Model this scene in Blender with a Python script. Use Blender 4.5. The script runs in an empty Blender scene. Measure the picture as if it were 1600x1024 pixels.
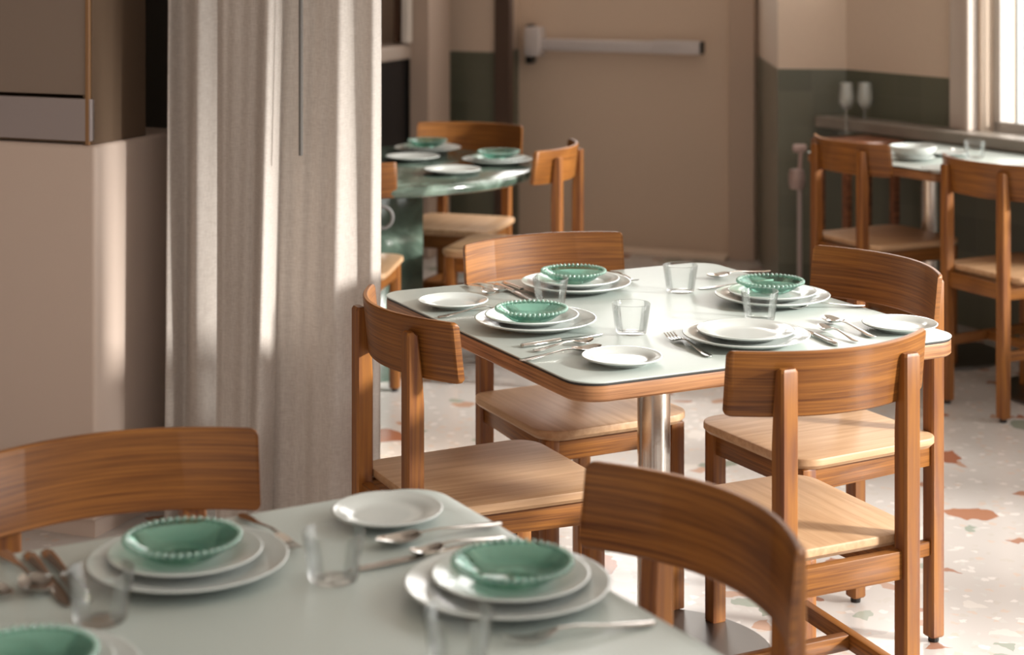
import bpy, bmesh, math, random
from mathutils import Vector, Matrix
random.seed(7)
sc = bpy.context.scene
COL = sc.collection
PI = math.pi
F_PX, Y_HOR, CAM_H = 2812.0, -93.0, 1.563

# ------------------------------------------------------------------ camera
cd = bpy.data.cameras.new('camera'); cam = bpy.data.objects.new('camera', cd); COL.objects.link(cam)
cam.location = (0, 0, CAM_H); cam.rotation_euler = (PI/2, 0, 0)
cd.sensor_width = 36; cd.lens = F_PX/1600*36
cd.shift_y = -(512-Y_HOR)/1600
cd.clip_end = 200
cd.dof.use_dof = True; cd.dof.focus_distance = 3.62; cd.dof.aperture_fstop = 3.6
sc.camera = cam
# ------------------------------------------------------------------ colour, world, lights
sc.view_settings.view_transform = 'Standard'; sc.view_settings.look = 'None'
sc.view_settings.gamma = 1; sc.view_settings.use_curve_mapping = False
sc.view_settings.exposure = 1.24
sc.cycles.use_denoising = True
sc.cycles.transparent_max_bounces = 24
sc.cycles.max_bounces = 8
w = bpy.data.worlds.new('sky'); sc.world = w; w.use_nodes = True
bg = w.node_tree.nodes['Background']; bg.inputs[0].default_value = (1.0, 0.95, 0.90, 1); bg.inputs[1].default_value = 0.34

def V2(x, y): return Vector((x, y, 0))
WD = V2(.545, -.839).normalized()                 # along the window wall, towards the viewer
WN = V2(-.839, -.545).normalized()                # its inward normal
W0 = V2(1.459, 7.86)
def wp(u, n=0.0, z=0.0):
    p = W0+WD*u+WN*n; return Vector((p.x, p.y, z))
WINS = [(.773, 2.25), (2.6, 4.1), (4.3, 5.55), (5.72, 8.6)]
sd = bpy.data.lights.new('sun', 'SUN'); so = bpy.data.objects.new('sun', sd); COL.objects.link(so)
sd.energy = 4.8; sd.angle = math.radians(7); sd.color = (1, .95, .89)
so.rotation_euler = Vector((.90, -.29, .35)).to_track_quat('Z', 'Y').to_euler()
so.location = (6, 3, 4)
for i, (u0, u1) in enumerate(WINS):
    ld = bpy.data.lights.new('window_daylight', 'AREA'); lo = bpy.data.objects.new('window_daylight', ld); COL.objects.link(lo)
    ld.shape = 'RECTANGLE'; ld.size = u1-u0; ld.size_y = 2.8
    ld.energy = (15, 26, 56, 66)[i]; ld.color = (1, .97, .94)
    lo.location = wp((u0+u1)/2, -.16, 2.22)
    lo.rotation_euler = (-Vector((WN.x, WN.y, 0))).to_track_quat('Z', 'Y').to_euler()

def back_light(x, y, z, sx, sy, face, watts):  # added lamps for back light whose real source is unknown
    ld = bpy.data.lights.new('added_back_light', 'AREA'); lo = bpy.data.objects.new('added_back_light', ld); COL.objects.link(lo)
    ld.shape = 'RECTANGLE'; ld.size = sx; ld.size_y = sy; ld.energy = watts; ld.color = (1, .96, .92)
    lo.location = (x, y, z); lo.rotation_euler = (-Vector((face.x, face.y, 0))).to_track_quat('Z', 'Y').to_euler()
_p = wp(.31, -.12, 2.45); back_light(_p.x, _p.y, 2.45, .50, 1.9, WN, 12)  # added lamp behind an invented high opening in the right wall
_n = V2(-.39, -.92).normalized(); _q = V2(.83, 8.96)+V2(.92, -.39).normalized()*(-.315)-_n*.06
back_light(_q.x, _q.y, 1.72, .86, .54, _n, 4)  # added lamp behind the invented door glazing
back_light(_q.x, _q.y, 2.95, 1.0, 1.2, _n, 9)  # added lamp behind an invented window over the door
# ------------------------------------------------------------------ materials
def M(name): 
    m = bpy.data.materials.new(name); m.use_nodes = True
    return m, m.node_tree.nodes, m.node_tree.links, m.node_tree.nodes['Principled BSDF']
def plain(name, c, r=.5, metal=0, bump=0, bscale=60, spec=.5, coat=0, var=0):
    m, N, L, b = M(name)
    b.inputs['Base Color'].default_value = (*c, 1); b.inputs['Roughness'].default_value = r
    b.inputs['Metallic'].default_value = metal; b.inputs['Specular IOR Level'].default_value = spec
    b.inputs['Coat Weight'].default_value = coat
    tc = N.new('ShaderNodeTexCoord'); n = N.new('ShaderNodeTexNoise'); n.inputs['Scale'].default_value = bscale
    L.new(tc.outputs['Object'], n.inputs['Vector'])
    if var:
        mx = N.new('ShaderNodeMix'); mx.data_type = 'RGBA'
        mx.inputs[6].default_value = (*[x*(1-var) for x in c], 1); mx.inputs[7].default_value = (*[min(1, x*(1+var)) for x in c], 1)
        L.new(n.outputs['Fac'], mx.inputs[0]); L.new(mx.outputs[2], b.inputs['Base Color'])
    if bump:
        bp = N.new('ShaderNodeBump'); bp.inputs['Strength'].default_value = bump; bp.inputs['Distance'].default_value = .002
        L.new(n.outputs['Fac'], bp.inputs['Height']); L.new(bp.outputs[0], b.inputs['Normal'])
    return m
def wood(name, axis, dark=(.105, .032, .007), light=(.30, .116, .023), rough=.42, stretch=22, ring=.05):
    m, N, L, b = M(name)
    tc = N.new('ShaderNodeTexCoord'); mp = N.new('ShaderNodeMapping')
    s = [80.0]*3 if axis >= 0 else [4, 4, 230.0]
    if axis >= 0: s[axis] = 80.0/stretch
    mp.inputs['Scale'].default_value = s
    oi = N.new('ShaderNodeObjectInfo'); ad = N.new('ShaderNodeVectorMath'); ad.operation = 'ADD'
    cmb = N.new('ShaderNodeCombineXYZ'); ml = N.new('ShaderNodeMath'); ml.operation = 'MULTIPLY'; ml.inputs[1].default_value = 3.0
    L.new(oi.outputs['Random'], ml.inputs[0])
    for k in range(3): L.new(ml.outputs[0], cmb.inputs[k])
    L.new(tc.outputs['Object'], ad.inputs[0]); L.new(cmb.outputs[0], ad.inputs[1]); L.new(ad.outputs[0], mp.inputs[0])
    n = N.new('ShaderNodeTexNoise'); n.inputs['Scale'].default_value = 1.0; n.inputs['Detail'].default_value = 5; n.inputs['Roughness'].default_value = .6; n.inputs['Distortion'].default_value = .15
    L.new(mp.outputs[0], n.inputs['Vector'])
    mp2 = N.new('ShaderNodeMapping'); s2 = [9.0]*3 if axis >= 0 else [1.2, 1.2, 14.0]
    if axis >= 0: s2[axis] = .9; mp2.inputs['Scale'].default_value = s2
    n2 = N.new('ShaderNodeTexNoise'); n2.inputs['Scale'].default_value = 1.0; n2.inputs['Detail'].default_value = 2
    L.new(ad.outputs[0], mp2.inputs[0]); L.new(mp2.outputs[0], n2.inputs['Vector'])
    # growth rings : sine of the slow noise
    mm = N.new('ShaderNodeMath'); mm.operation = 'MULTIPLY'; mm.inputs[1].default_value = 60
    sn = N.new('ShaderNodeMath'); sn.operation = 'SINE'
    L.new(n2.outputs['Fac'], mm.inputs[0]); L.new(mm.outputs[0], sn.inputs[0])
    mr = N.new('ShaderNodeMapRange'); mr.inputs['From Min'].default_value = -1; mr.inputs['From Max'].default_value = 1
    mr.inputs['To Min'].default_value = -ring; mr.inputs['To Max'].default_value = ring
    L.new(sn.outputs[0], mr.inputs['Value'])
    a2 = N.new('ShaderNodeMath'); a2.operation = 'ADD'; L.new(n.outputs['Fac'], a2.inputs[0]); L.new(mr.outputs[0], a2.inputs[1])
    r = N.new('ShaderNodeValToRGB'); e = r.color_ramp.elements
    e[0].position = .30; e[0].color = (*dark, 1); e[1].position = .66; e[1].color = (*light, 1)
    L.new(a2.outputs[0], r.inputs[0]); L.new(r.outputs[0], b.inputs['Base Color'])
    b.inputs['Roughness'].default_value = rough; b.inputs['Specular IOR Level'].default_value = .38
    bp = N.new('ShaderNodeBump'); bp.inputs['Strength'].default_value = .25; bp.inputs['Distance'].default_value = .001
    L.new(a2.outputs[0], bp.inputs['Height']); L.new(bp.outputs[0], b.inputs['Normal'])
    return m
WX, WY, WZ = wood('oak_x', 0), wood('oak_y', 1), wood('oak_z', 2, dark=(.15, .05, .02), ring=.08)
WSEAT = wood('oak_seat_lit', 1, dark=(.45, .265, .14), light=(.58, .37, .215), rough=.47, ring=.05)  # seat oak paler than the other parts: bright sheen put into the colour
WH = wood('oak_level_grain', -1, ring=.045)
WTX = wood('table_edge_oak', -1, dark=(.17, .07, .03), light=(.44, .21, .09))
WDK = wood('dark_wood', 0, dark=(.10, .035, .018), light=(.28, .11, .05))
LAM = plain('pale_laminate', (.475, .53, .50), .36, spec=.42, bump=.05, bscale=500)
PORC = plain('porcelain', (.56, .595, .575), .16, spec=.6)
STEEL = plain('cutlery_steel', (.62, .60, .57), .16, 1)
BRUSH = plain('brushed_steel', (.66, .62, .57), .24, 1, bump=.1, bscale=90)
BASEM = plain('base_steel', (.23, .22, .21), .33, 1)
ALU = plain('aluminium', (.72, .67, .66), .45, .2)
BLACK = plain('black_enamel', (.012, .012, .013), .35)
DARKLINE = plain('dark_rubber', (.02, .018, .016), .5)
WALLP = plain('wall_plaster', (.64, .51, .405), .75, bump=.15, bscale=40, var=.03)
DOORP = plain('door_paint', (.74, .585, .455), .55, bump=.05, bscale=60, var=.02)
TRIMP = plain('trim_paint', (.60, .46, .36), .5)
CEIL = plain('ceiling_paint', (.62, .56, .50), .9)
FRAMEP = plain('window_paint', (.55, .46, .40), .5)
CABL = plain('cabinet_paint', (.66, .53, .45), .55, bump=.04, bscale=30)
CABU = plain('cabinet_bronze', (.15, .10, .066), .8, bump=.05, spec=.15)
LEDGE = plain('ledge_stone', (.26, .225, .19), .4, var=.15, bscale=8)
FOOTP = plain('foot_pad', (.015, .012, .011), .6)
STRAP = plain('grey_strap', (.22, .22, .22), .5)

def glassy(name, tint, edge, rough=.02, base=.06, mixcol=.0, body=(.8, .9, .85)):
    m = bpy.data.materials.new(name); m.use_nodes = True; N = m.node_tree.nodes; L = m.node_tree.links; N.clear()
    out = N.new('ShaderNodeOutputMaterial'); tr = N.new('ShaderNodeBsdfTransparent'); tr.inputs[0].default_value = (*tint, 1)
    gl = N.new('ShaderNodeBsdfGlossy'); gl.inputs['Roughness'].default_value = rough
    df = N.new('ShaderNodeBsdfDiffuse'); df.inputs[0].default_value = (*body, 1)
    lw = N.new('ShaderNodeLayerWeight'); lw.inputs['Blend'].default_value = .25
    mr = N.new('ShaderNodeMapRange'); mr.inputs['To Min'].default_value = base; mr.inputs['To Max'].default_value = edge
    L.new(lw.outputs['Fresnel'], mr.inputs['Value'])
    m1 = N.new('ShaderNodeMixShader'); m1.inputs[0].default_value = mixcol; L.new(tr.outputs[0], m1.inputs[1]); L.new(df.outputs[0], m1.inputs[2])
    m2 = N.new('ShaderNodeMixShader'); L.new(mr.outputs[0], m2.inputs[0]); L.new(m1.outputs[0], m2.inputs[1]); L.new(gl.outputs[0], m2.inputs[2])
    L.new(m2.outputs[0], out.inputs[0])
    return m
WINEG = glassy('wine_glass', (.985, .99, .985), .8, base=.05, mixcol=.26, body=(.75, .78, .74))
GLASS = glassy('clear_glass', (.992, .996, .994), .6, base=.02, mixcol=.0, body=(.85, .9, .88))
BEADG = glassy('bead_glass', (.80, .92, .87), .8, rough=.12, base=.12, mixcol=.35, body=(.42, .66, .56))
GREEN = glassy('green_glass', (.58, .81, .73), .6, rough=.05, base=.06, mixcol=.07, body=(.03, .19, .135))
PANE = glassy('window_glass', (.97, .98, .98), .3, base=.02)
CABG = glassy('cabinet_glass', (.62, .58, .54), .5, base=.08, mixcol=.6, body=(.46, .36, .29))

def cloth_mat(name, c, c2):
    m = bpy.data.materials.new(name); m.use_nodes = True; N = m.node_tree.nodes; L = m.node_tree.links; N.clear()
    out = N.new('ShaderNodeOutputMaterial'); tc = N.new('ShaderNodeTexCoord')
    mp = N.new('ShaderNodeMapping'); mp.inputs['Scale'].default_value = (60, 60, 700)
    mp2 = N.new('ShaderNodeMapping'); mp2.inputs['Scale'].default_value = (700, 700, 40)
    n = N.new('ShaderNodeTexNoise'); n.inputs['Scale'].default_value = 1; n2 = N.new('ShaderNodeTexNoise'); n2.inputs['Scale'].default_value = 1
    L.new(tc.outputs['Object'], mp.inputs[0]); L.new(tc.outputs['Object'], mp2.inputs[0]); L.new(mp.outputs[0], n.inputs[0]); L.new(mp2.outputs[0], n2.inputs[0])
    a = N.new('ShaderNodeMath'); a.operation = 'ADD'; L.new(n.outputs[0], a.inputs[0]); L.new(n2.outputs[0], a.inputs[1])
    mr = N.new('ShaderNodeMapRange'); mr.inputs[1].default_value = .75; mr.inputs[2].default_value = 1.25; L.new(a.outputs[0], mr.inputs[0])
    mx = N.new('ShaderNodeMix'); mx.data_type = 'RGBA'; mx.inputs[6].default_value = (*c, 1); mx.inputs[7].default_value = (*c2, 1); L.new(mr.outputs[0], mx.inputs[0])
    d = N.new('ShaderNodeBsdfDiffuse'); t = N.new('ShaderNodeBsdfTranslucent'); L.new(mx.outputs[2], d.inputs[0]); L.new(mx.outputs[2], t.inputs[0])
    ms = N.new('ShaderNodeMixShader'); ms.inputs[0].default_value = .28; L.new(d.outputs[0], ms.inputs[1]); L.new(t.outputs[0], ms.inputs[2]); L.new(ms.outputs[0], out.inputs[0])
    return m
LINEN = cloth_mat('linen', (.60, .54, .495), (.74, .685, .635))

def tile_mat():
    m, N, L, b = M('green_tile')
    tc = N.new('ShaderNodeTexCoord'); mp = N.new('ShaderNodeMapping'); mp.inputs['Rotation'].default_value = (PI/2, 0, 0)
    L.new(tc.outputs['Object'], mp.inputs[0])
    br = N.new('ShaderNodeTexBrick'); br.offset = 0; br.inputs['Scale'].default_value = 1
    br.inputs['Brick Width'].default_value = .15; br.inputs['Row Height'].default_value = .15; br.inputs['Mortar Size'].default_value = .002
    br.inputs['Color1'].default_value = (.105, .110, .078, 1); br.inputs['Color2'].default_value = (.15, .152, .11, 1); br.inputs['Mortar'].default_value = (.15, .145, .11, 1)
    L.new(mp.outputs[0], br.inputs['Vector']); L.new(br.outputs['Color'], b.inputs['Base Color'])
    b.inputs['Roughness'].default_value = .28
    return m
TILE = tile_mat()

def terrazzo():
    m, N, L, b = M('terrazzo')
    tc = N.new('ShaderNodeTexCoord')
    def layer(prev, scale, thr_rand, edge, cols, w):
        mp = N.new('ShaderNodeMapping'); mp.inputs['Location'].default_value = (w, w*1.7, 0); mp.inputs['Rotation'].default_value = (0, 0, w)
        L.new(tc.outputs['Object'], mp.inputs[0])
        nz = N.new('ShaderNodeTexNoise'); nz.inputs['Scale'].default_value = scale*1.2
        L.new(mp.outputs[0], nz.inputs['Vector'])
        vs = N.new('ShaderNodeVectorMath'); vs.operation = 'SCALE'; vs.inputs['Scale'].default_value = .9/scale; L.new(nz.outputs['Color'], vs.inputs[0])
        va = N.new('ShaderNodeVectorMath'); va.operation = 'ADD'; L.new(mp.outputs[0], va.inputs[0]); L.new(vs.outputs[0], va.inputs[1])
        v = N.new('ShaderNodeTexVoronoi'); v.voronoi_dimensions = '2D'; v.inputs['Scale'].default_value = scale
        v2 = N.new('ShaderNodeTexVoronoi'); v2.voronoi_dimensions = '2D'; v2.feature = 'DISTANCE_TO_EDGE'; v2.inputs['Scale'].default_value = scale
        L.new(va.outputs[0], v.inputs['Vector']); L.new(va.outputs[0], v2.inputs['Vector'])
        sp = N.new('ShaderNodeSeparateColor'); L.new(v.outputs['Color'], sp.inputs[0])
        lt = N.new('ShaderNodeMath'); lt.operation = 'LESS_THAN'; lt.inputs[1].default_value = thr_rand; L.new(sp.outputs[0], lt.inputs[0])
        gt = N.new('ShaderNodeMath'); gt.operation = 'GREATER_THAN'; gt.inputs[1].default_value = edge; L.new(v2.outputs['Distance'], gt.inputs[0])
        mu = N.new('ShaderNodeMath'); mu.operation = 'MULTIPLY'; L.new(lt.outputs[0], mu.inputs[0]); L.new(gt.outputs[0], mu.inputs[1])
        cr = N.new('ShaderNodeValToRGB'); cr.color_ramp.interpolation = 'CONSTANT'
        while len(cr.color_ramp.elements) < len(cols): cr.color_ramp.elements.new(.5)
        for i, c in enumerate(cols):
            cr.color_ramp.elements[i].position = i/len(cols); cr.color_ramp.elements[i].color = (*c, 1)
        L.new(sp.outputs[1], cr.inputs[0])
        mx = N.new('ShaderNodeMix'); mx.data_type = 'RGBA'; L.new(mu.outputs[0], mx.inputs[0])
        if isinstance(prev, tuple): mx.inputs[6].default_value = (*prev, 1)
        else: L.new(prev, mx.inputs[6])
        L.new(cr.outputs[0], mx.inputs[7])
        return mx.outputs[2]
    c = layer((.60, .565, .54), 55, .2, .06, [(.58, .54, .50), (.75, .71, .68), (.64, .53, .46), (.62, .60, .57)], .3)
    c = layer(c, 17, .10, .09, [(.42, .22, .15), (.70, .66, .62), (.36, .40, .34), (.52, .33, .24)], 1.1)
    c = layer(c, 8.5, .09, .12, [(.36, .14, .08), (.42, .20, .12), (.30, .33, .27), (.72, .68, .64)], 2.2)
    L.new(c, b.inputs['Base Color']); b.inputs['Roughness'].default_value = .22
    return m
TERR = terrazzo()
def marble():
    m, N, L, b = M('green_marble')
    tc = N.new('ShaderNodeTexCoord'); n = N.new('ShaderNodeTexNoise'); n.inputs['Scale'].default_value = 5; n.inputs['Detail'].default_value = 8; n.inputs['Distortion'].default_value = 1.5
    L.new(tc.outputs['Object'], n.inputs['Vector'])
    r = N.new('ShaderNodeValToRGB'); e = r.color_ramp.elements
    e[0].position = .38; e[0].color = (.035, .055, .042, 1); e[1].position = .70; e[1].color = (.22, .30, .25, 1)
    x = r.color_ramp.elements.new(.55); x.color = (.08, .115, .09, 1)
    L.new(n.outputs['Fac'], r.inputs[0]); L.new(r.outputs[0], b.inputs['Base Color']); b.inputs['Roughness'].default_value = .12
    b.inputs['Specular IOR Level'].default_value = .8
    return m
MARB = marble()

# ------------------------------------------------------------------ helpers
def link(name, bm, mat, parent=None, smooth=None, kind=None):
    bmesh.ops.recalc_face_normals(bm, faces=bm.faces[:])
    me = bpy.data.meshes.new(name); bm.to_mesh(me); bm.free()
    me.materials.append(mat)
    o = bpy.data.objects.new(name, me); COL.objects.link(o)
    if smooth is not None:
        me.polygons.foreach_set('use_smooth', [True]*len(me.polygons))
        if smooth > 0:
            try: me.set_sharp_from_angle(angle=math.radians(smooth))
            except Exception: pass
    if parent: o.parent = parent
    if kind: o['kind'] = kind
    return o
def thing(name, label, cat, loc=(0, 0, 0), rz=0, group=None):
    o = bpy.data.objects.new(name, None); COL.objects.link(o); o.empty_display_size = .05
    o.location = loc; o.rotation_euler = (0, 0, rz); o['label'] = label; o['category'] = cat
    if group: o['group'] = group
    return o
def tag(o, label, cat, group=None):
    o['label'] = label; o['category'] = cat
    if group: o['group'] = group
    return o
def copy_thing(src, loc, rz, label, group=None):
    r = src.copy(); COL.objects.link(r); r.location = loc; r.rotation_euler = (0, 0, rz); r['label'] = label
    if group: r['group'] = group
    for ch in list(src.children):
        c = ch.copy(); COL.objects.link(c); c.parent = r
        for g in list(ch.children):
            d = g.copy(); COL.objects.link(d); d.parent = c
    return r
def box(bm, c, s, bev=0, rz=0, seg=2):
    r = bmesh.ops.create_cube(bm, size=1)
    vs = r['verts']
    bmesh.ops.scale(bm, vec=s, verts=vs)
    if bev:
        es = list({e for v in vs for e in v.link_edges})
        g = bmesh.ops.bevel(bm, geom=es, offset=bev, segments=seg, affect='EDGES', profile=.5)
        vs = list({v for f in g['faces'] for v in f.verts} | {v for v in vs if v.is_valid})
    if rz: bmesh.ops.rotate(bm, cent=(0, 0, 0), matrix=Matrix.Rotation(rz, 3, 'Z'), verts=vs)
    bmesh.ops.translate(bm, vec=c, verts=vs)
    return vs
def nb(): return bmesh.new()
def loft(bm, rings, cap0=True, cap1=True, closed=True):
    R = [[bm.verts.new(p) for p in r] for r in rings]
    n = len(R[0])
    for a, b in zip(R, R[1:]):
        for i in range(n if closed else n-1):
            j = (i+1) % n
            bm.faces.new((a[i], a[j], b[j], b[i]))
    if cap0: bm.faces.new(R[0][::-1])
    if cap1: bm.faces.new(R[-1])
    return R
def lathe(bm, prof, n=48, cap0=True, cap1=True, cx=0, cy=0, zo=0):
    loft(bm, [[(cx+r*math.cos(2*PI*i/n), cy+r*math.sin(2*PI*i/n), zo+z) for i in range(n)] for r, z in prof], cap0, cap1)
def rrect(hx0, hx1, y0, y1, rads, n=7):
    """rounded rectangle outline; x half widths at y0 and y1 (may taper). rads = (rear, front)"""
    pts = []
    cs = [(hx1, y1, 0, rads[1]), (-hx1, y1, 90, rads[1]), (-hx0, y0, 180, rads[0]), (hx0, y0, 270, rads[0])]
    for (x, y, a0, r) in cs:
        sx = 1 if x > 0 else -1; sy = 1 if y == y1 else -1
        for i in range(n+1):
            a = math.radians(a0+90*i/n)
            pts.append((x-sx*r+r*math.cos(a), y-sy*r+r*math.sin(a)))
    return pts
def inset(pts, d):
    n = len(pts); out = []
    for i in range(n):
        p0, p1, p2 = Vector(pts[i-1]), Vector(pts[i]), Vector(pts[(i+1) % n])
        t = (p2-p0); t = t.normalized() if t.length > 1e-9 else Vector((1, 0)); nrm = Vector((-t.y, t.x))
        out.append(tuple(p1+nrm*d))
    return out
def slab(bm, pts, z0, z1, b0=.003, b1=.003):
    rings = [(inset(pts, b0), z0), (pts, z0+b0), (pts, z1-b1), (inset(pts, b1*.3), z1-b1*.3), (inset(pts, b1), z1)]
    loft(bm, [[(x, y, z) for x, y in p] for p, z in rings])
def tube(bm, pts, r, n=10):
    rings = []
    for i, p in enumerate(pts):
        p = Vector(p); a = Vector(pts[max(0, i-1)]); b = Vector(pts[min(len(pts)-1, i+1)])
        t = (b-a).normalized(); u = t.orthogonal().normalized() if i == 0 else (u-t*u.dot(t)).normalized()
        v = t.cross(u)
        rings.append([tuple(p+(u*math.cos(2*PI*k/n)+v*math.sin(2*PI*k/n))*r) for k in range(n)])
    loft(bm, rings)
def px2w(x, y, z):
    Y = F_PX*(CAM_H-z)/(y-Y_HOR); return Vector(((x-800)/F_PX*Y, Y, z))

# ------------------------------------------------------------------ setting
def struct(name, bm, mat, **k):
    return link(name, bm, mat, kind='structure', **k)
bm = nb(); box(bm, (1.0, 4.0, -.05), (12, 13.4, .1)); struct('floor', bm, TERR)
bm = nb(); box(bm, (1.0, 5.2, 4.05), (12, 11, .1)); struct('ceiling', bm, CEIL)
AX = V2(.92, -.39).normalized(); AN = V2(-.39, -.92).normalized()      # back wall direction and its normal into the room
ang = math.atan2(AX.y, AX.x)
def wallobj(name, P, length, thick, z0, z1, mat, direction=AX, normal=AN, back=True):
    """box running `length` from P along direction; face on the room side passes through P"""
    a = math.atan2(direction.y, direction.x)
    bm = nb(); box(bm, (length/2, thick/2, (z0+z1)/2), (length, thick, z1-z0))
    o = struct(name, bm, mat); o.location = (P.x, P.y, 0); o.rotation_euler = (0, 0, a); return o
TZ = 1.0
DW = V2(.83, 8.96)
def dwp(t, n=0): return DW+AX*t+AN*n
# door wall : door opening from t=-.902 to .272
wallobj('wall_back', dwp(-1.12), .15, .25, 0, 4.0, WALLP)
wallobj('wall_back_right', dwp(.40), .30, .25, 0, 4.0, WALLP)
wallobj('wall_back_over_door', dwp(-.97), 1.37, .25, 2.15, 2.33, WALLP); wallobj('wall_back_over_light_gap', dwp(-.97), 1.37, .25, 3.57, 4.0, WALLP)  # gap over the door is invented to let the added back light in
wallobj('wall_back_beside_light_gap', dwp(-.97), .13, .25, 2.33, 3.57, WALLP); wallobj('wall_back_beside_light_gap', dwp(.22), .18, .25, 2.33, 3.57, WALLP)
dz = wallobj('door_1', dwp(-.90, -.03), 1.165, .05, .012, 1.44, DOORP)
bm = nb(); box(bm, (.08, .025, 1.785), (.16, .05, .69)); box(bm, (1.085, .025, 1.785), (.16, .05, .69)); box(bm, (.5825, .025, 2.065), (.85, .05, .13)); link('door_frame_rail', bm, DOORP, dz)
bm = nb(); box(bm, (.5825, .025, 1.72), (.85, .008, .56)); link('invented_door_pane', bm, PANE, dz)  # glazed upper door is invented so that added back light shines through
# panic bar on the door
bar = nb(); box(bar, (.555, -.055, 1.03), (.92, .045, .062), .012)
ob = link('push_bar', bar, ALU, dz, smooth=40)
be = nb(); box(be, (.135, -.05, 1.045), (.085, .1, .15), .01); link('bar_housing', be, ALU, dz, smooth=40)
be = nb(); box(be, (.105, -.035, 1.03), (.03, .07, .20), .004); link('bar_bracket', be, BLACK, dz, smooth=40)
be = nb(); box(be, (1.03, -.055, 1.032), (.012, .05, .062), .004); link('bar_end_cap', be, BLACK, dz, smooth=40)
be = nb(); box(be, (.90, -.056, 1.032), (.245, .05, .068), .008); link('bar_end_cover', be, ALU, dz, smooth=40)
bm = nb(); box(bm, (.335, -.015, 1.07), (.13, .06, 2.14), .004); box(bm, (-.935, -.015, 1.07), (.05, .06, 2.14), .004)
o = struct('trim_1', bm, TRIMP); o.location = (DW.x, DW.y, 0); o.rotation_euler = (0, 0, ang)
bm = nb(); box(bm, (.585, -.06, .012), (1.17, .10, .024), .004)
o = tag(link('door_threshold', bm, plain('threshold_leak_light', (.90, .74, .60), .45)), 'threshold strip on the floor under the push-bar door, pale for light leaking in', 'threshold'); p = dwp(-.90); o.location = (p.x, p.y, 0); o.rotation_euler = (0, 0, ang)  # bright cream colour stands for light leaking under the door
# left tiled wall, a little in front of the door wall
LP = V2(-.075, 9.07)                         # its right end
s = LP-AX*.46
wallobj('wall_left_of_door', s, .46, .45, TZ, 4.0, WALLP)
wallobj('wall_left_tiles', s, .46, .45, 0, TZ, TILE)
bm = nb(); box(bm, (.038, .0, 2.0), (.082, .05, 4.0)); o = struct('trim_10', bm, plain('dark_brown', (.085, .05, .034), .6)); o.location = (LP.x, LP.y, 0); o.rotation_euler = (0, 0, ang)  # dark brown strip covering the right end face of the tiled wall
# pale column, without tiles
bm = nb(); box(bm, (0, .12, 2.0), (.105, .25, 4.0), .004); o = struct('trim_2', bm, plain('column_paint', (.50, .39, .315), .7)); p = V2(-.455, 8.85); o.location = (p.x, p.y, 0); o.rotation_euler = (0, 0, ang)
# far left of the curtain gap : wall with white trim, worktop and black cabinet
s = V2(-2.6, 10.1); wallobj('wall_far_left', s, 2.3, .2, 0, 4.0, WALLP)
bm = nb(); box(bm, (0, 0, 1.6+.53), (.036, .05, 2.14), .003); o = struct('trim_3', bm, plain('white_trim', (.80, .74, .68), .5)); o.location = (-.515, 8.83, 0); o.rotation_euler = (0, 0, ang)
bm = nb(); box(bm, (0, 0, 1.6+.53), (.03, .05, 2.14), .003); o = struct('trim_4', bm, plain('brown_trim', (.12, .06, .035), .5)); o.location = (-.56, 8.9, 0); o.rotation_euler = (0, 0, ang)
t = thing('black_cabinet', 'tall black cabinet under a pale worktop seen in the gap beside the curtain', 'cabinet', (-.82, 8.95, 0), ang)
bm = nb(); box(bm, (0, 0, .49), (.62, .5, .98), .006); link('body', bm, BLACK, t)
bm = nb(); box(bm, (.14, -.262, .52), (.30, .02, .86), .004); dd = link('door', bm, BLACK, t)
bm = nb(); tube(bm, [(.02, -.30, .50), (.02, -.30, .92)], .008); link('handle', bm, ALU, dd)
bm = nb(); box(bm, (0, -.02, 1.015), (.66, .58, .07), .01); link('worktop', bm, plain('worktop', (.50, .42, .36), .4), t)
# right tiled wall
RP = V2(1.165, 7.89); RL = .2; RD = V2(.99, -.10).normalized()
wallobj('wall_right_of_door', RP, RL+.3, .2, TZ, 4.0, WALLP, direction=RD)
wallobj('wall_right_tiles', RP, RL+.3, .2, 0, TZ, TILE, direction=RD)
# its return to the door wall
rd = dwp(.405)-RP; rl = rd.length
bm = nb(); box(bm, (rl/2, -.03, (4.0+TZ)/2), (rl, .06, 4.0-TZ)); o = struct('wall_return', bm, WALLP); o.location = (RP.x, RP.y, 0); o.rotation_euler = (0, 0, math.atan2(rd.y, rd.x))
bm = nb(); box(bm, (rl/2, -.03, TZ/2), (rl, .06, TZ)); o = struct('wall_return_tiles', bm, TILE); o.location = (RP.x, RP.y, 0); o.rotation_euler = (0, 0, math.atan2(rd.y, rd.x))
# left outer wall, unseen; its dark colour is chosen to cut bounce light
bm = nb(); box(bm, (-3.4, 2.7, 2.0), (.2, 16, 4.0)); struct('wall_left', bm, plain('dark_bounce_cut', (.14, .10, .075), .6))
bm = nb(); box(bm, (-2.9, 10.6, 2.0), (1.2, .2, 4.0)); struct('wall_rear', bm, WALLP)
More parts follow.
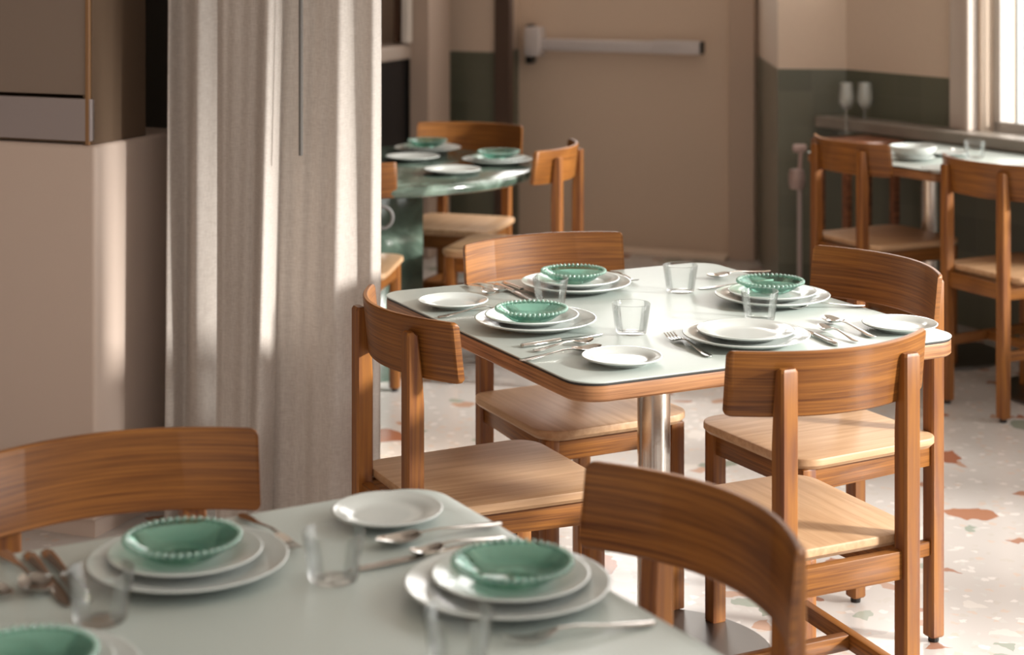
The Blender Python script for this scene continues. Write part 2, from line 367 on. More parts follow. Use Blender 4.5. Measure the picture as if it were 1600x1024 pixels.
# window wall : sill wall, piers, lintel
wa = math.atan2(WD.y, WD.x)
def wbox(name, u0, u1, n0, n1, z0, z1, mat, kind='structure', bev=0):
    bm = nb(); box(bm, ((u0+u1)/2, 0, (z0+z1)/2), (u1-u0, n1-n0, z1-z0), bev)
    # local +x along WD ; local +y is to the left of WD = outward -> inward is -y
    bmesh.ops.translate(bm, vec=(0, -(n0+n1)/2, 0), verts=bm.verts[:])
    o = link(name, bm, mat); o.location = (W0.x, W0.y, 0); o.rotation_euler = (0, 0, wa)
    if kind: o['kind'] = kind
    return o
WL = 13.0
wbox('wall_right_lower', -.05, WL, -.2, 0, 0, .78, TILE)
wbox('wall_right_upper', -.05, WL, -.2, 0, 3.6, 4.0, WALLP)
edges = [0]+[e for w_ in WINS for e in w_]+[WL]
for i in range(0, len(edges), 2):
    if i == 0: continue
    wbox('wall_right_pier', edges[i], edges[i+1], -.2, 0, .78, 3.6, WALLP)
wbox('wall_right_pier', 0, WINS[0][0], -.2, 0, TZ, 1.45, WALLP); wbox('wall_right_pier', 0, .05, -.2, 0, 1.45, 3.6, WALLP); wbox('wall_right_pier', .57, WINS[0][0], -.2, 0, 1.45, 3.6, WALLP)  # high opening left in this pier is invented for the added back light
wbox('wall_right_tiled_pier', 0, WINS[0][0]-.16, -.2, 0, .78, TZ, TILE)
wbox('wall_right_pier', WINS[0][0]-.16, WINS[0][0], -.2, 0, .78, TZ, WALLP)
for i, (u0, u1) in enumerate(WINS):
    fr = nb(); cy = .10
    for a, b_, z0, z1 in ((u0, u0+.035, .80, 3.6), (u1-.035, u1, .80, 3.6), (u0, u1, .78, .835), (u0, u1, 3.55, 3.6)):
        box(fr, ((a+b_)/2, cy-.0, (z0+z1)/2), (b_-a, .06, z1-z0), .003)
    wo = link('window_%d' % (i+1), fr, plain('sash_paint', (.50, .46, .43), .5), kind='structure'); wo.location = (W0.x, W0.y, 0); wo.rotation_euler = (0, 0, wa)
    mu = nb(); box(mu, (u0+.105+.0, cy, 2.2), (.014, .03, 2.76)); 
    box(mu, ((u0+.105+u1)/2, cy, 2.2), (.02, .03, 2.76)); link('mullion', mu, plain('mullion_paint', (.42, .44, .44), .5), wo)
    pn = nb(); box(pn, ((u0+u1)/2, cy+.01, 2.2), (u1-u0-.07, .006, 2.76)); link('pane', pn, PANE, wo)
    # casing round the opening, room side
    cs = nb()
    box(cs, (u0-.075, -.02, 2.23), (.12, .04, 2.86), .006); box(cs, (u0-.03, -.03, 2.23), (.03, .06, 2.86), .006)
    box(cs, (u1+.075, -.02, 2.23), (.12, .04, 2.86), .006); box(cs, ((u0+u1)/2, -.02, 3.66), (u1-u0+.27, .04, .12), .006)
    o = link('trim_%d' % (5+i), cs, FRAMEP, kind='structure'); o.location = (W0.x, W0.y, 0); o.rotation_euler = (0, 0, wa)
wbox('trim_9', -.05, 8.3, 0, .14, .752, .80, LEDGE, bev=.006)

# kitchen block on the left
KC = px2w(148, 228, 1.03); KD = V2(.374, .93).normalized(); KA = -V2(.93, -.374).normalized()
t = thing('low_cabinet', 'tall plain beige cabinet block standing left of the curtain', 'cabinet', (KC.x, KC.y, 0), math.atan2(-KA.y, -KA.x))
bm = nb(); box(bm, (-.75, .23, .54), (1.5, .46, .98), .012, seg=3); link('carcass', bm, CABL, t, smooth=30)
bm = nb(); box(bm, (-.75, .24, .025), (1.46, .42, .05)); link('plinth', bm, CABL, t)
t = thing('display_cabinet', 'brown glass-fronted cabinet standing on the beige cabinet block', 'cabinet', (KC.x, KC.y, 1.03), math.atan2(-KA.y, -KA.x))
bm = nb(); box(bm, (-.03, .135, .60), (.03, .25, 1.2), .003); box(bm, (-1.45, .135, .60), (.03, .25, 1.2), .003); box(bm, (-.74, .25, .60), (1.4, .02, 1.2)); box(bm, (-.74, .135, .02), (1.42, .25, .03)); box(bm, (-.74, .135, 1.19), (1.42, .25, .02))
link('body', bm, CABU, t)
bm = nb(); box(bm, (-.74, .012, .065), (1.45, .02, .11), .002); link('bottom_rail', bm, plain('rail_grey', (.36, .31, .30), .4), t)
bm = nb(); box(bm, (-.74, .014, .66), (1.44, .008, 1.06)); link('glass_front', bm, CABG, t)
bm = nb(); box(bm, (-.025, .012, .6), (.012, .022, 1.2), .002); link('corner_post', bm, plain('bronze_post', (.30, .16, .07), .4), t)
# dark alcove behind
bm = nb(); box(bm, (-.45, 5.2, 2.0), (.04, .9, 4.0)); struct('wall_light_block', bm, WALLP)  # unseen stub wall added to keep window light off the cabinet side
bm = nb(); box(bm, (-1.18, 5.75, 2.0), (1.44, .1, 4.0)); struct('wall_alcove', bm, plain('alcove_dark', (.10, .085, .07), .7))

# curtain
def smooth_interp(xs, ys, x):
    for i in range(len(xs)-1):
        if x <= xs[i+1]:
            t = (x-xs[i])/(xs[i+1]-xs[i]); t = max(0, min(1, t)); t = t*t*(3-2*t); return ys[i]*(1-t)+ys[i+1]*t
    return ys[-1]
def curtain(name, top, bot, off, Yb, slope, label, z1=3.9, z0=.02):
    bm = nb(); nz, nu = 40, 150; rows = []
    for k in range(nz+1):
        z = z0+(z1-z0)*k/nz; row = []
        tt = min(1, max(0, (1.4-z)/1.3))         # 0 near the photo's top edge, 1 near its bottom
        xs = [a*(1-tt)+b*tt for a, b in zip(top, bot)]
        for i in range(nu+1):
            x = xs[0]+(xs[-1]-xs[0])*i/nu
            o_ = smooth_interp(xs, off, x)+.004*math.sin(x*.11+z*2.1)+.003*math.sin(x*.23-z*3.3)+.006*math.sin(z*1.7+x*.02)
            Y = Yb; X = (x-800)/F_PX*Yb
            row.append(bm.verts.new((X, Y+slope*(X+.3)+o_, z)))
        rows.append(row)
    for a, b in zip(rows, rows[1:]):
        for i in range(nu): bm.faces.new((a[i], a[i+1], b[i+1], b[i]))
    o = link(name, bm, LINEN, smooth=0)
    md = o.modifiers.new('s', 'SOLIDIFY'); md.thickness = .003
    return tag(o, label, 'curtain')
curtain('curtain', [336, 350, 400, 428, 440, 480, 530, 556, 580, 592], [331, 345, 385, 402, 422, 465, 520, 552, 578, 592],
        [.05, .02, -.02, -.06, .05, .035, -.01, .03, .015, .05], 4.42, 0.0, 'long grey linen curtain panel nearest the set tables, with a cord on it')
curtain('curtain', [262, 285, 312, 345, 420, 500, 584], [258, 282, 310, 345, 420, 500, 584], [.0, .035, -.02, .02, .03, 0, .03], 4.76, 0.0, 'shaded narrow curtain panel behind, between beige cabinet and front panel')
bm = nb(); tube(bm, [px2w(470, 250, 1.0)+Vector((0, -.02, .0)), px2w(470, 250, 1.0)+Vector((0, -.02, 2.0))], .005)
zc = px2w(470, 250, 1.0)
bm.free(); bm = nb(); X = (470-800)/F_PX*4.36
tube(bm, [(X, 4.36, 1.563-(243+93)/F_PX*4.36), (X, 4.36, 3.9)], .0055, 8)
tag(link('curtain_wand', bm, plain('wand_grey', (.12, .11, .10), .5), smooth=40), 'thin dark curtain wand hanging in front of the grey linen panel', 'curtain wand')
bm = nb(); tube(bm, [(-1.2, 4.55, 3.92), (-.2, 4.40, 3.92)], .014, 10)
for xx in (-1.1, -.25): tube(bm, [(xx, 4.52, 3.92), (xx, 4.52, 4.0)], .008, 8)
tag(link('curtain_rail', bm, ALU, smooth=40), 'metal rail under the ceiling carrying the linen curtain', 'curtain rail')

# pipe with valve by the tiled wall
t = thing('heating_pipe', 'thin grey standpipe with a round valve in front of the green tiles', 'pipe', (1.215, 7.60, 0))
bm = nb(); tube(bm, [(0, 0, 0), (0, 0, .52)], .011, 10); link('pipe', bm, plain('pipe_grey', (.45, .38, .36), .4, .3), t, smooth=40)
bm = nb(); lathe(bm, [(.005, 0), (.03, .005), (.036, .03), (.036, .06), (.03, .085), (.005, .09)], 16, zo=.51, cx=-.012); link('valve', bm, plain('valve_pink', (.42, .31, .28), .4, .2), t, smooth=40)
bm = nb(); tube(bm, [(0, 0, .59), (.005, 0, .67)], .01, 10); box(bm, (.0, 0, .685), (.06, .03, .035), .01); link('knob', bm, plain('knob_pink', (.45, .33, .30), .4, .2), t, smooth=40)

# ------------------------------------------------------------------ chair
HS, SA, SD, PX, PY, ZT, PH, PW, LX, LY = .4714, .198, .2123, .1358, .2073, .8353, .1185, .2191, .166, .172
def back_y(x, z, front):
    yr = -.236+.076*(x/PW)**2           # rear face
    lean = .0134*(ZT-z)/PH
    return yr+lean+(.013 if front else 0)
def make_chair(label):
    t = thing('dining_chair', label, 'chair')
    # seat
    bm = nb(); pts = rrect(.188, SA, -.188, SD, (.045, .062), 8)
    slab(bm, pts, HS-.024, HS, .009, .004); link('seat', bm, WSEAT, t, smooth=35)
    # seat frame
    bm = nb(); h = .052; zc = HS-.024-h/2
    box(bm, (0, LY, zc), (2*LX-.03, .020, h), .002); box(bm, (0, -PY+.002, zc), (2*PX-.034, .020, h), .002)
    for s_ in (-1, 1):
        a = Vector((s_*LX, LY-.018, 0)); b = Vector((s_*PX, -PY+.018, 0)); d = b-a
        vs = box(bm, (0, 0, 0), (d.length, .020, h), .002, rz=math.atan2(d.y, d.x)); bmesh.ops.translate(bm, vec=((a.x+b.x)/2, (a.y+b.y)/2, zc), verts=vs)
    link('seat_frame', bm, WH, t, smooth=35)
    # legs
    lw = .036
    for s_ in (-1, 1):
        bm = nb(); box(bm, (s_*LX, LY, (HS-.024+.012)/2), (lw, lw, HS-.024-.012), .004); l = link('leg', bm, WZ, t, smooth=35)
        bm = nb(); lathe(bm, [(.011, 0), (.012, .003), (.012, .012)], 12, cx=s_*LX, cy=LY); link('foot_pad', bm, FOOTP, l)
        # rear leg / post with the tapered upper end
        bm = nb(); x = s_*PX; hw = lw/2; rings = []
        def ring(z, yf, sh=0):
            c = .004; x0, x1, y0, y1 = x-hw+sh, x+hw-sh, -PY-hw+sh, yf-sh
            return [(x0+c, y0, z), (x1-c, y0, z), (x1, y0+c, z), (x1, y1-c, z), (x1-c, y1, z), (x0+c, y1, z), (x0, y1-c, z), (x0, y0+c, z)]
        yf = -PY+hw
        rings = [ring(.012, yf, .003), ring(.016, yf), ring(.665, yf), ring(.717, back_y(PX, .717, False)+.001), ring(.802, back_y(PX, .802, False)+.001), ring(.808, back_y(PX, .808, False)-.002, .003)]
        loft(bm, rings); l = link('leg', bm, WZ, t, smooth=30)
        bm = nb(); lathe(bm, [(.011, 0), (.012, .003), (.012, .012)], 12, cx=x, cy=-PY); link('foot_pad', bm, FOOTP, l)
    # stretchers
    for s_ in (-1, 1):
        bm = nb(); a = Vector((s_*LX, LY-.016, 0)); b = Vector((s_*PX, -PY+.016, 0)); d = b-a
        vs = box(bm, (0, 0, 0), (d.length, .020, .032), .002, rz=math.atan2(d.y, d.x)); bmesh.ops.translate(bm, vec=((a.x+b.x)/2, (a.y+b.y)/2, .212), verts=vs)
        link('stretcher', bm, WH, t, smooth=35)
    bm = nb(); box(bm, (0, -.02, .212), (2*.151-.022, .020, .030), .002); link('stretcher', bm, WH, t, smooth=35)
    # back panel
    bm = nb(); n = 40; rad = .008; cols = []
    xs = []
    for i in range(n+1):
        xs.append(-PW+2*PW*i/n)
    xs = sorted(set([-PW+rad*(1-math.cos(a*PI/12)) for a in range(0, 7)]+[PW-rad*(1-math.cos(a*PI/12)) for a in range(0, 7)]+[x for x in xs if abs(x) < PW-rad-.002]))
    e = .003
    for x in xs:
        dx = max(0, abs(x)-(PW-rad)); cut = rad-math.sqrt(max(0, rad*rad-dx*dx)) if dx > 0 else 0
        zt, zb = ZT-cut, ZT-PH+cut
        f = lambda z, k: back_y(x, z, k)
        cols.append([(x, f(zt-e, True), zt-e), (x, f(zt, True)-e, zt), (x, f(zt, False)+e, zt), (x, f(zt-e, False), zt-e),
                     (x, f(zb+e, False), zb+e), (x, f(zb, False)+e, zb), (x, f(zb, True)-e, zb), (x, f(zb+e, True), zb+e)])
    loft(bm, cols); link('backrest', bm, WH, t, smooth=40)
    return t
CH = {
 'A': (-.0638, 3.6875, -1.1222, 'oak chair at the left side of the middle table, its curved backrest towards the curtain'),
 'B': (.15, 4.2581, -2.659, 'oak chair behind the middle table, its backrest facing the viewer, pale seat below'),
 'C': (.6934, 4.0364, 2.0614, 'oak chair at the right side of the middle table, facing left'),
 'D': (.5107, 3.4252, .4634, 'oak chair in front of the middle table, seen from behind'),
 'E': (.0969, 2.2507, 2.1373, 'dark shaded oak chair at the right side of the nearest table'),
 'F': (-.5119, 2.4503, -2.6973, 'oak chair at the far side of the nearest table, cut by the left edge'),
 'G': (-.215, 6.99, 2.83, 'oak chair behind the round marble table, against the tiled wall by the door'),
 'H': (.0, 6.46, 1.265, 'sunlit oak chair right of the round marble table, in front of the door'),
 'I': (-.585, 6.08, -.08, 'oak chair at the round marble table, mostly hidden behind the curtain edge'),
 'J': (1.38, 6.67, -1.10, 'oak chair by the wine glasses, left one of the two chairs facing the window ledge'),
 'K': (1.716, 6.05, -1.10, 'oak chair nearest the window, right one of the two chairs facing the window ledge'),
}
G1 = 'matching oak dining chairs with curved backrests'
proto = None
for k, (x, y, r, lab) in CH.items():
    if proto is None: proto = make_chair(lab); proto.location = (x, y, 0); proto.rotation_euler = (0, 0, r); proto['group'] = G1
    else: copy_thing(proto, (x, y, 0), r, lab, G1)

# ------------------------------------------------------------------ tables
def square_table(name, label, cx, cy, r, ha, hb, rad=.062, base=True):
    t = thing(name, label, 'table', (cx, cy, 0), r)
    pts = rrect(ha, ha, -hb, hb, (rad, rad), 10)
    bm = nb(); slab(bm, inset(pts, -.001), .747, .75, .0008, .001); link('laminate_top', bm, LAM, t, smooth=35)
    bm = nb(); slab(bm, inset(pts, .0008), .7425, .747, .0004, .0004); link('edge_line', bm, DARKLINE, t, smooth=35)
    bm = nb(); slab(bm, pts, .712, .7425, .004, .002); link('wooden_edge', bm, WTX, t, smooth=35)
    if base:
        bm = nb(); lathe(bm, [(.036, .02), (.036, .70)], 40)
        link('pole', bm, BRUSH, t, smooth=40)
        bm = nb(); lathe(bm, [(.0, .708), (.12, .708), (.12, .70), (.05, .695), (.05, .69), (.0, .69)][1:-1], 24); link('mounting_plate', bm, BASEM, t, smooth=30)
        bm = nb(); lathe(bm, [(.262, 0), (.266, .006), (.262, .012), (.06, .020), (.045, .03), (.038, .034)], 64); link('base', bm, BASEM, t, smooth=30)
    return t
square_table('dining_table', 'square pale-topped pedestal table with wooden edge in the middle of the photo', .3091, 3.9229, .4638, .4486, .4843)
c, s_ = math.cos(.5164), math.sin(.5164); HA = .62; HB = .47
K_ = Vector((-.1262, 2.6888)); cx = K_.x-c*HA+s_*HB; cy = K_.y-s_*HA-c*HB
square_table('dining_table', 'nearest pale-topped table, cut by the bottom edge of the photo', cx, cy, .5164, HA, HB)
# tables by the window ledge
for i, (tt, lab) in enumerate(((0, 'pale-topped table by the window ledge, in front of the left oak chair'), (.70, 'pale-topped table by the window ledge, in front of the right oak chair'))):
    p = Vector((1.38, 6.67))+Vector((.52, -.854))*tt+Vector((.854, .52))*(.235)
    square_table('dining_table', lab, p.x, p.y, math.atan2(.52, .854), .32, .349, .03)
t = thing('side_table', 'small dark wooden side table in the tiled corner carrying two wine glasses', 'table', (1.42, 7.40, 0), .4638)
bm = nb(); slab(bm, rrect(.15, .15, -.12, .12, (.01, .01), 4), .72, .745); link('tabletop', bm, WDK, t, smooth=35)
for a in (-1, 1):
    for b_ in (-1, 1):
        bm = nb(); box(bm, (a*.12, b_*.09, .36), (.03, .03, .72), .003); link('leg', bm, WDK, t, smooth=35)
# round marble table
RC = V2(-.53, 6.5)
t = thing('round_table', 'round green marble table with thick pedestal behind the curtain edge', 'table', (RC.x, RC.y, 0), .3)
bm = nb(); lathe(bm, [(.59, .712), (.605, .718), (.61, .728), (.61, .738), (.605, .747), (.598, .75)], 80); link('tabletop', bm, MARB, t, smooth=40)
bm = nb(); box(bm, (0, 0, .356), (.30, .30, .712), .006, rz=.42); link('pedestal', bm, MARB, t, smooth=30)
t2 = thing('bag_strap', 'grey strap loop hanging under the backrest beside the curtain edge', 'strap', (0, 0, 0))
bm = nb(); pts = []
for i in range(25):
    a = PI*2*i/24; pts.append(((597-800)/F_PX*5.86+.034*math.cos(a), 5.865, .73-.035+.035*math.sin(a)-.035))
tube(bm, pts, .006, 8); link('loop', bm, STRAP, t2, smooth=40)

# ------------------------------------------------------------------ crockery
def plate_bm(R, wr, h, th=.005, foot=None):
    foot = foot or wr*.85
    top = [(0.001, .0072), (wr*.6, .0070), (wr*.92, .0078), (wr, .0092), (wr+(R-wr)*.25, .0092+(h-.0092)*.38), (wr+(R-wr)*.6, .0092+(h-.0092)*.72), (R-.004, h-.001), (R-.0015, h), (R, h-.0012), (R-.0008, h-.0028)]
    bot = [(R-.005, h-.005), (wr+(R-wr)*.5, .0092+(h-.0092)*.55-.004), (wr, .0038), (foot+.004, .0022), (foot+.003, .0003), (foot, 0), (foot-.004, .0003), (foot-.005, .0025), (.001, .003)]
    bm = nb(); lathe(bm, top+bot, 72, True, True); return bm
def bowl_bm():
    R = .0715; bm = nb()
    top = [(.001, .0055), (.030, .0055), (.040, .0075), (.056, .015), (.067, .0235), (R, .0262)]
    bot = [(R+.0005, .0245), (.067, .0205), (.056, .0115), (.042, .0035), (.032, .0018), (.030, 0), (.026, .0002), (.024, .0025), (.001, .003)]
    n = 96
    rings = []
    for j, (r, z) in enumerate(top+bot):
        ribs = .0006 if r > .04 else 0
        rings.append([(r*math.cos(2*PI*i/n), r*math.sin(2*PI*i/n), z+ribs*(1 if i % 2 else -1)) for i in range(n)])
    loft(bm, rings, True, True)
    return bm
def beads_bm():
    bm = nb(); n = 46; R = .0735
    for i in range(n):
        a = 2*PI*i/n
        bmesh.ops.create_icosphere(bm, subdivisions=1, radius=.0048, matrix=Matrix.Translation((R*math.cos(a), R*math.sin(a), .0258)))
    return bm
def tumbler_bm():
    bm = nb()
    lathe(bm, [(.001, .007), (.028, .007), (.0305, .010), (.0385, .0615), (.0395, .063), (.0405, .0615), (.0325, .006), (.031, .001), (.027, 0), (.001, .001)], 48, True, True)
    return bm
PROTO = {}
def mk(kind):
    if kind in PROTO: return PROTO[kind]
    me = {'dinner': lambda: plate_bm(.129, .088, .0205), 'salad': lambda: plate_bm(.1, .066, .018), 'bread': lambda: plate_bm(.0785, .052, .0165), 'tumbler': tumbler_bm}[kind]()
    bmesh.ops.recalc_face_normals(me, faces=me.faces[:])
    m = bpy.data.meshes.new(kind); me.to_mesh(m); me.free()
    m.materials.append({'tumbler': GLASS}.get(kind, PORC)); m.polygons.foreach_set('use_smooth', [True]*len(m.polygons)); PROTO[kind] = m
    return m
NM = {'dinner': ('dinner_plate', 'plate'), 'salad': ('salad_plate', 'plate'), 'bread': ('bread_plate', 'plate'), 'tumbler': ('water_glass', 'glass')}
GR = {'dinner': 'large white dinner plates', 'salad': 'middle-sized white plates', 'bread': 'small white bread plates', 'tumbler': 'clear water glasses'}
RIM = {'dinner': .0205, 'salad': .018, 'bread': .0165, 'tumbler': .0}
def put(kind, x, y, z, label):
    """x, y: world place; z: surface"""
    nm, cat = NM[kind]; o = bpy.data.objects.new(nm, mk(kind)); COL.objects.link(o); o.location = (x, y, z)
    return tag(o, label, cat, GR[kind])
def at_rim(kind, px, py, z0, label):
    p = px2w(px, py, z0+RIM[kind]); put(kind, p.x, p.y, z0, label); return p
bowl_proto = None
def bowl(px, py, z0, label):
    global bowl_proto
    p = px2w(px, py, z0+.026)
    if bowl_proto is None:
        t = thing('glass_bowl', label, 'bowl', (p.x, p.y, z0), 0, 'green beaded glass bowls')
        link('bowl', bowl_bm(), GREEN, t, smooth=50); link('beaded_rim', beads_bm(), BEADG, t, smooth=80); bowl_proto = t
    else: copy_thing(bowl_proto, (p.x, p.y, z0), random.random(), label)
T = .7503; Z1 = T+.0074; Z2 = Z1+.0074
def setting(dp, sp, bp, where, bread=None):
    p = px2w(dp[0], dp[1], T+.0205)
    q = px2w(sp[0], sp[1], Z1+.018)
    d = (q-p).xy
    if d.length > .015: q = Vector((p.x, p.y, 0))+Vector((*(d.normalized()*.015), 0))
    put('dinner', p.x, p.y, T, 'large white dinner plate '+where)
    put('salad', q.x, q.y, Z1, 'middle-sized white plate on the dinner plate '+where)
    if bp:
        r = px2w(bp[0], bp[1], Z2+.026); d = (r-q).xy
        if d.length > .024: r = Vector((q.x, q.y, 0))+Vector((*(d.normalized()*.024), 0))
        global bowl_proto
        lab = 'green beaded glass bowl topping the plates '+where
        if bowl_proto is None:
            t = thing('glass_bowl', lab, 'bowl', (r.x, r.y, Z2), 0, 'green beaded glass bowls')
            link('bowl', bowl_bm(), GREEN, t, smooth=50); link('beaded_rim', beads_bm(), BEADG, t, smooth=80); bowl_proto = t
        else: copy_thing(bowl_proto, (r.x, r.y, Z2), random.random(), lab)
# middle table
setting((837, 495), (830, 489), (830, 483), 'at the left side of the middle table')
setting((900, 438), (903, 431), (896, 423), 'at the far side of the middle table')
setting((1207, 458), (1207, 449), (1203, 438), 'at the right side of the middle table')
setting((1166, 519), (1165, 510), None, 'without a bowl, middle table')
at_rim('bread', 708, 467, T, 'small white plate on the far left corner of the middle table')
at_rim('bread', 972, 554, T, 'small white plate on the near corner of the middle table')
at_rim('bread', 1406, 503, T, 'small white plate on the right corner of the middle table')
def glass(px, py, label, z=T):
    p = px2w(px, py, z); put('tumbler', p.x, p.y, z, label)
glass(860, 478, 'clear glass between the two bowls on the left half of the middle table')
glass(986, 521, 'clear glass behind the near corner bread plate, middle table')
glass(1063, 456, 'clear glass standing alone near the far edge of the middle table')
glass(1187, 500, 'clear glass in front of the right-hand bowl on the middle table')
# nearest table
setting((793, 905), (800, 890), (801, 876), 'at the right side of the nearest table')
setting((294, 868), (286, 852), (285, 839), 'at the left of the nearest table')
setting((32, 1048), (34, 1035), (42, 1020), 'in the bottom left corner')
at_rim('bread', 605, 793, T, 'small white plate on the far corner of the nearest table')
glass(521, 906, 'clear glass between the two bowls on the nearest table')
glass(157, 970, 'clear glass near the left edge of the photo, on the nearest table')
glass(716, 1042, 'clear glass cut by the bottom edge of the photo')
# round table
setting((668, 229), (668, 223), (667, 216), 'at the back of the round marble table')
setting((777, 247), (779, 241), (781, 235), 'at the right side of the round marble table')
p = px2w(707, 263, T+.018); put('salad', p.x, p.y, T, 'white plate near the front rim of the round marble table')
p = px2w(645, 243, T+.018); put('salad', p.x, p.y, T, 'white plate beside the curtain edge on the round marble table')
# window tables
p = px2w(1427, 243, T+.0165); put('bread', p.x, p.y, T, 'white plate under a white bowl, seen between the two chairs by the window')
bm = nb(); lathe(bm, [(.001, .006), (.05, .008), (.075, .028), (.083, .045), (.085, .046), (.086, .044), (.078, .024), (.055, .002), (.04, 0), (.001, .001)], 48)
o = tag(link('white_bowl', bm, PORC, smooth=50), 'white bowl stacked on a plate between the two chairs by the window', 'bowl'); o.location = (p.x, p.y, T+.0075)
p = px2w(1475, 262, T+.0165); put('bread', p.x, p.y, T, 'small white plate at the table edge between the two window chairs')
p = px2w(1482, 237, T+.0165); put('bread', p.x, p.y, T, 'small white plate above the left end of the right window chair backrest')
p = px2w(1592, 257, T+.0165); put('bread', p.x, p.y, T, 'small white plate cut by the right edge of the photo')
glass(1523, 247, 'clear glass on the window table above the right window chair')
# wine glasses
def wine(px, label, group='wine glasses on the side table', proto=[]):
    p = px2w(px, 208, .745)
    if not proto:
        t = thing('wine_glass', label, 'wine glass', (p.x, p.y, .745), 0, group)
        bm = nb(); lathe(bm, [(.034, 0), (.034, .0015), (.006, .004), (.0035, .01), (.0035, .095), (.006, .102), (.001, .104)], 32); link('stem', bm, WINEG, t, smooth=50)
        bm = nb(); lathe(bm, [(.004, .1), (.02, .108), (.033, .13), (.035, .15), (.028, .215), (.0265, .215), (.0335, .15), (.0315, .131), (.018, .110), (.001, .106)], 32); link('cup', bm, WINEG, t, smooth=50)
        proto.append(t)
    else: copy_thing(proto[0], (p.x, p.y, .745), 0, label)
wine(1322, 'left one of the two tall wine glasses before the green tiles')
wine(1351, 'right one of the two tall wine glasses before the green tiles')

# ------------------------------------------------------------------ cutlery (along local +y, handle end at y=0)
def strip(bm, secs, th):
    """secs: (y, halfwidth, zmid, camber)"""
    rings = []
    for y, w_, z, c_ in secs:
        th2 = th/2
        rings.append([(-w_, y, z+c_-th2*.4), (-w_*.5, y, z+c_*.25-th2), (0, y, z-th2), (w_*.5, y, z+c_*.25-th2), (w_, y, z+c_-th2*.4),
                      (w_, y, z+c_+th2*.4), (w_*.5, y, z+c_*.25+th2), (0, y, z+th2), (-w_*.5, y, z+c_*.25+th2), (-w_, y, z+c_+th2*.4)])
    loft(bm, rings)
def spoon_parts(L=.19):
    h = nb(); k = L/.19
    strip(h, [(0, .004, .004, 0), (.004*k, .0085, .004, 0), (.02*k, .0095, .0045, 0), (.06*k, .005, .008, 0), (.10*k, .0028, .012, 0), (.128*k, .003, .0115, 0)], .0024)
    b = nb(); secs = []
    for i in range(13):
        t_ = i/12; y = .122*k+(L-.122*k)*t_; w_ = .0205*k*math.sqrt(max(0.012, 1-(2*t_-1)**2))*(1.04-.1*t_)
        w_ = max(w_, .0028); z = .0115-.009*math.sin(PI*min(1, t_*.95+.02))*.95-.0*t_
        secs.append((y, w_, max(z, .0022), .0055*(w_/.02)))
    strip(b, secs, .0018); return {'handle': h, 'bowl': b}
def fork_parts():
    h = nb()
    strip(h, [(0, .004, .003, 0), (.004, .0075, .003, 0), (.02, .008, .0035, 0), (.06, .0045, .007, 0), (.10, .0027, .012, 0), (.125, .003, .012, 0)], .0024)
    b = nb()
    strip(b, [(.122, .003, .012, 0), (.130, .0075, .0095, .0006), (.138, .0115, .006, .0012), (.148, .0125, .0035, .0012)], .0018)
    for x in (-.0105, -.0035, .0035, .0105):
        rings = []
        for y, z, w_ in ((.146, .004, .0022), (.160, .0035, .0018), (.176, .0055, .0015), (.19, .010, .0008)):
            rings.append([(x-w_, y, z-.0008), (x+w_, y, z-.0008), (x+w_, y, z+.0008), (x-w_, y, z+.0008)])
        loft(b, rings)
    return {'handle': h, 'tines': b}
def knife_parts():
    h = nb(); strip(h, [(0, .004, .0045, 0), (.004, .0085, .0045, 0), (.03, .0085, .0045, 0), (.08, .0065, .0045, 0), (.095, .0055, .0045, 0)], .007)
    b = nb(); strip(b, [(.092, .005, .0045, 0), (.10, .0085, .004, 0), (.15, .0095, .003, 0), (.185, .0085, .002, 0), (.20, .005, .0015, 0), (.205, .0015, .0015, 0)], .0016)
    return {'handle': h, 'blade': b}
CP = {}
def cutlery(kind, p0, p1, label, z=T, wy=None):
    a = px2w(p0[0], p0[1], z); b = px2w(p1[0], p1[1], z); d = (b-a).xy
    L = {'fork': .19, 'knife': .205, 'spoon': .19, 'teaspoon': .145}[kind]
    mid = (a+b)/2; dn = d.normalized(); st = Vector((mid.x, mid.y, 0))-Vector((dn.x, dn.y, 0))*L/2
    rz = math.atan2(dn.y, dn.x)-PI/2
    nm = 'spoon' if 'spoon' in kind else kind
    grp = {'fork': 'steel table forks', 'knife': 'steel table knives', 'spoon': 'steel spoons', 'teaspoon': 'steel teaspoons'}[kind]
    if kind not in CP:
        t = thing(nm if kind != 'teaspoon' else 'teaspoon', label, nm, (st.x, st.y, z), rz, grp)
        for n_, b_ in {'fork': fork_parts, 'knife': knife_parts, 'spoon': spoon_parts, 'teaspoon': lambda: spoon_parts(.145)}[kind]().items():
            link(n_, b_, STEEL, t, smooth=50)
        CP[kind] = t
    else: copy_thing(CP[kind], (st.x, st.y, z), rz, label, grp)
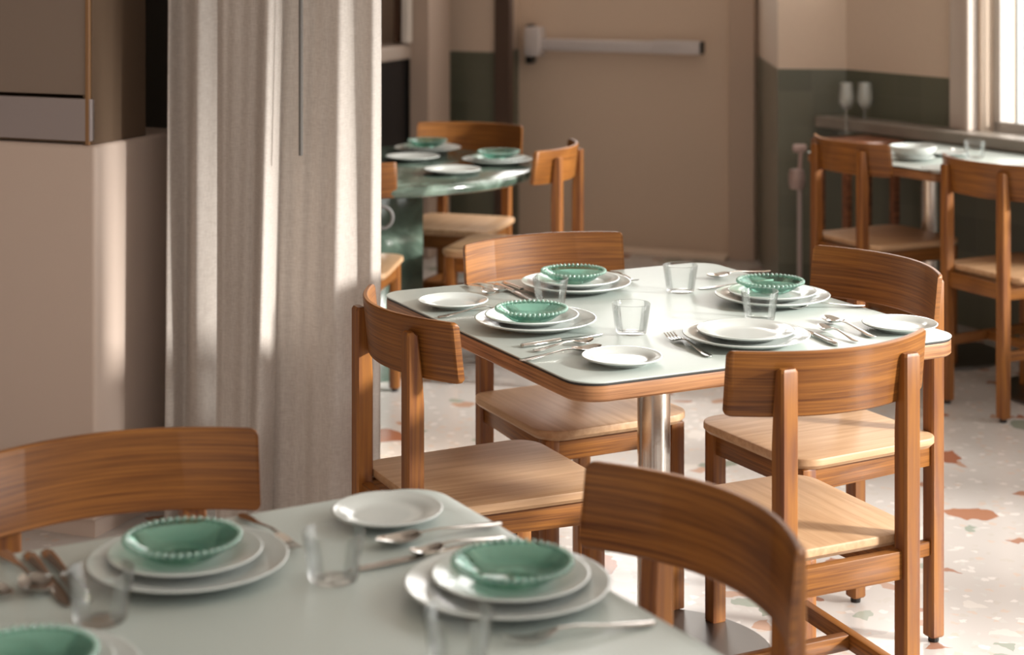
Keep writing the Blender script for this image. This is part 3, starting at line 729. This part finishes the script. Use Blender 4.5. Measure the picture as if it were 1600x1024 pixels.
# middle table (handle end, tip)
cutlery('fork', (690, 497), (792, 482), 'steel fork between the left corner bread plate and the left bowl, middle table')
cutlery('knife', (806, 545), (950, 522), 'farthest knife of the cutlery left of the near bread plate, middle table')
cutlery('teaspoon', (842, 550), (919, 538), 'teaspoon behind the larger spoon left of the near bread plate, middle table')
cutlery('spoon', (816, 566), (936, 548), 'spoon closest to the near edge, left of the near bread plate, middle table')
cutlery('fork', (1121, 565), (1034, 522), 'fork between near corner bread plate and the plates without a bowl, middle table')
cutlery('knife', (1312, 543), (1232, 508), 'knife right beside the bowl-less plates on the middle table')
cutlery('teaspoon', (1340, 536), (1282, 515), 'teaspoon near the right window-side bread plate, middle table')
cutlery('spoon', (1366, 529), (1288, 501), 'spoon closest to the right corner bread plate, middle table')
cutlery('fork', (1340, 480), (1232, 483), 'fork lying between the right-hand plates and the right corner, middle table')
cutlery('knife', (1203, 442), (1096, 452), 'knife reaching from under the right-hand plates towards the lone glass')
cutlery('spoon', (1200, 426), (1108, 437), 'spoon behind the right-hand plates of the middle table')
cutlery('knife', (785, 443), (852, 470), 'knife left of the far plates, next to the left glass, middle table')
cutlery('knife', (773, 446), (838, 473), 'second knife left of the far plates, closer to the spoons, middle table')
cutlery('teaspoon', (741, 440), (797, 463), 'teaspoon by the far left bread plate, right one of two, middle table')
cutlery('teaspoon', (722, 444), (780, 467), 'teaspoon by the far left bread plate, left one of two, middle table')
cutlery('fork', (930, 420), (1000, 447), 'fork right of the far plates of the middle table')
# nearest table
cutlery('fork', (1012, 978), (800, 1008), 'fork on the near side of the right-hand plates, nearest table')
cutlery('spoon', (772, 824), (600, 856), 'farthest spoon beside the small bread plate, nearest table')
cutlery('teaspoon', (778, 846), (650, 872), 'teaspoon just behind the right-hand bowl, nearest table')
cutlery('knife', (742, 858), (560, 892), 'knife just right of the middle glass, nearest table')
cutlery('fork', (384, 812), (458, 862), 'fork right of the plates before the far chair, nearest table')
cutlery('knife', (72, 868), (138, 945), 'right knife of the pair behind the left glass, nearest table')
cutlery('knife', (44, 872), (108, 950), 'left knife of the pair behind the left glass, nearest table')
cutlery('spoon', (8, 872), (62, 930), 'spoon left of the knives near the left edge, nearest table')
cutlery('teaspoon', (-38, 893), (6, 942), 'teaspoon at the very left edge of the photo, nearest table')
# small cutlery by the window
cutlery('teaspoon', (1505, 250), (1478, 231), 'teaspoon on the window table left of the glass')
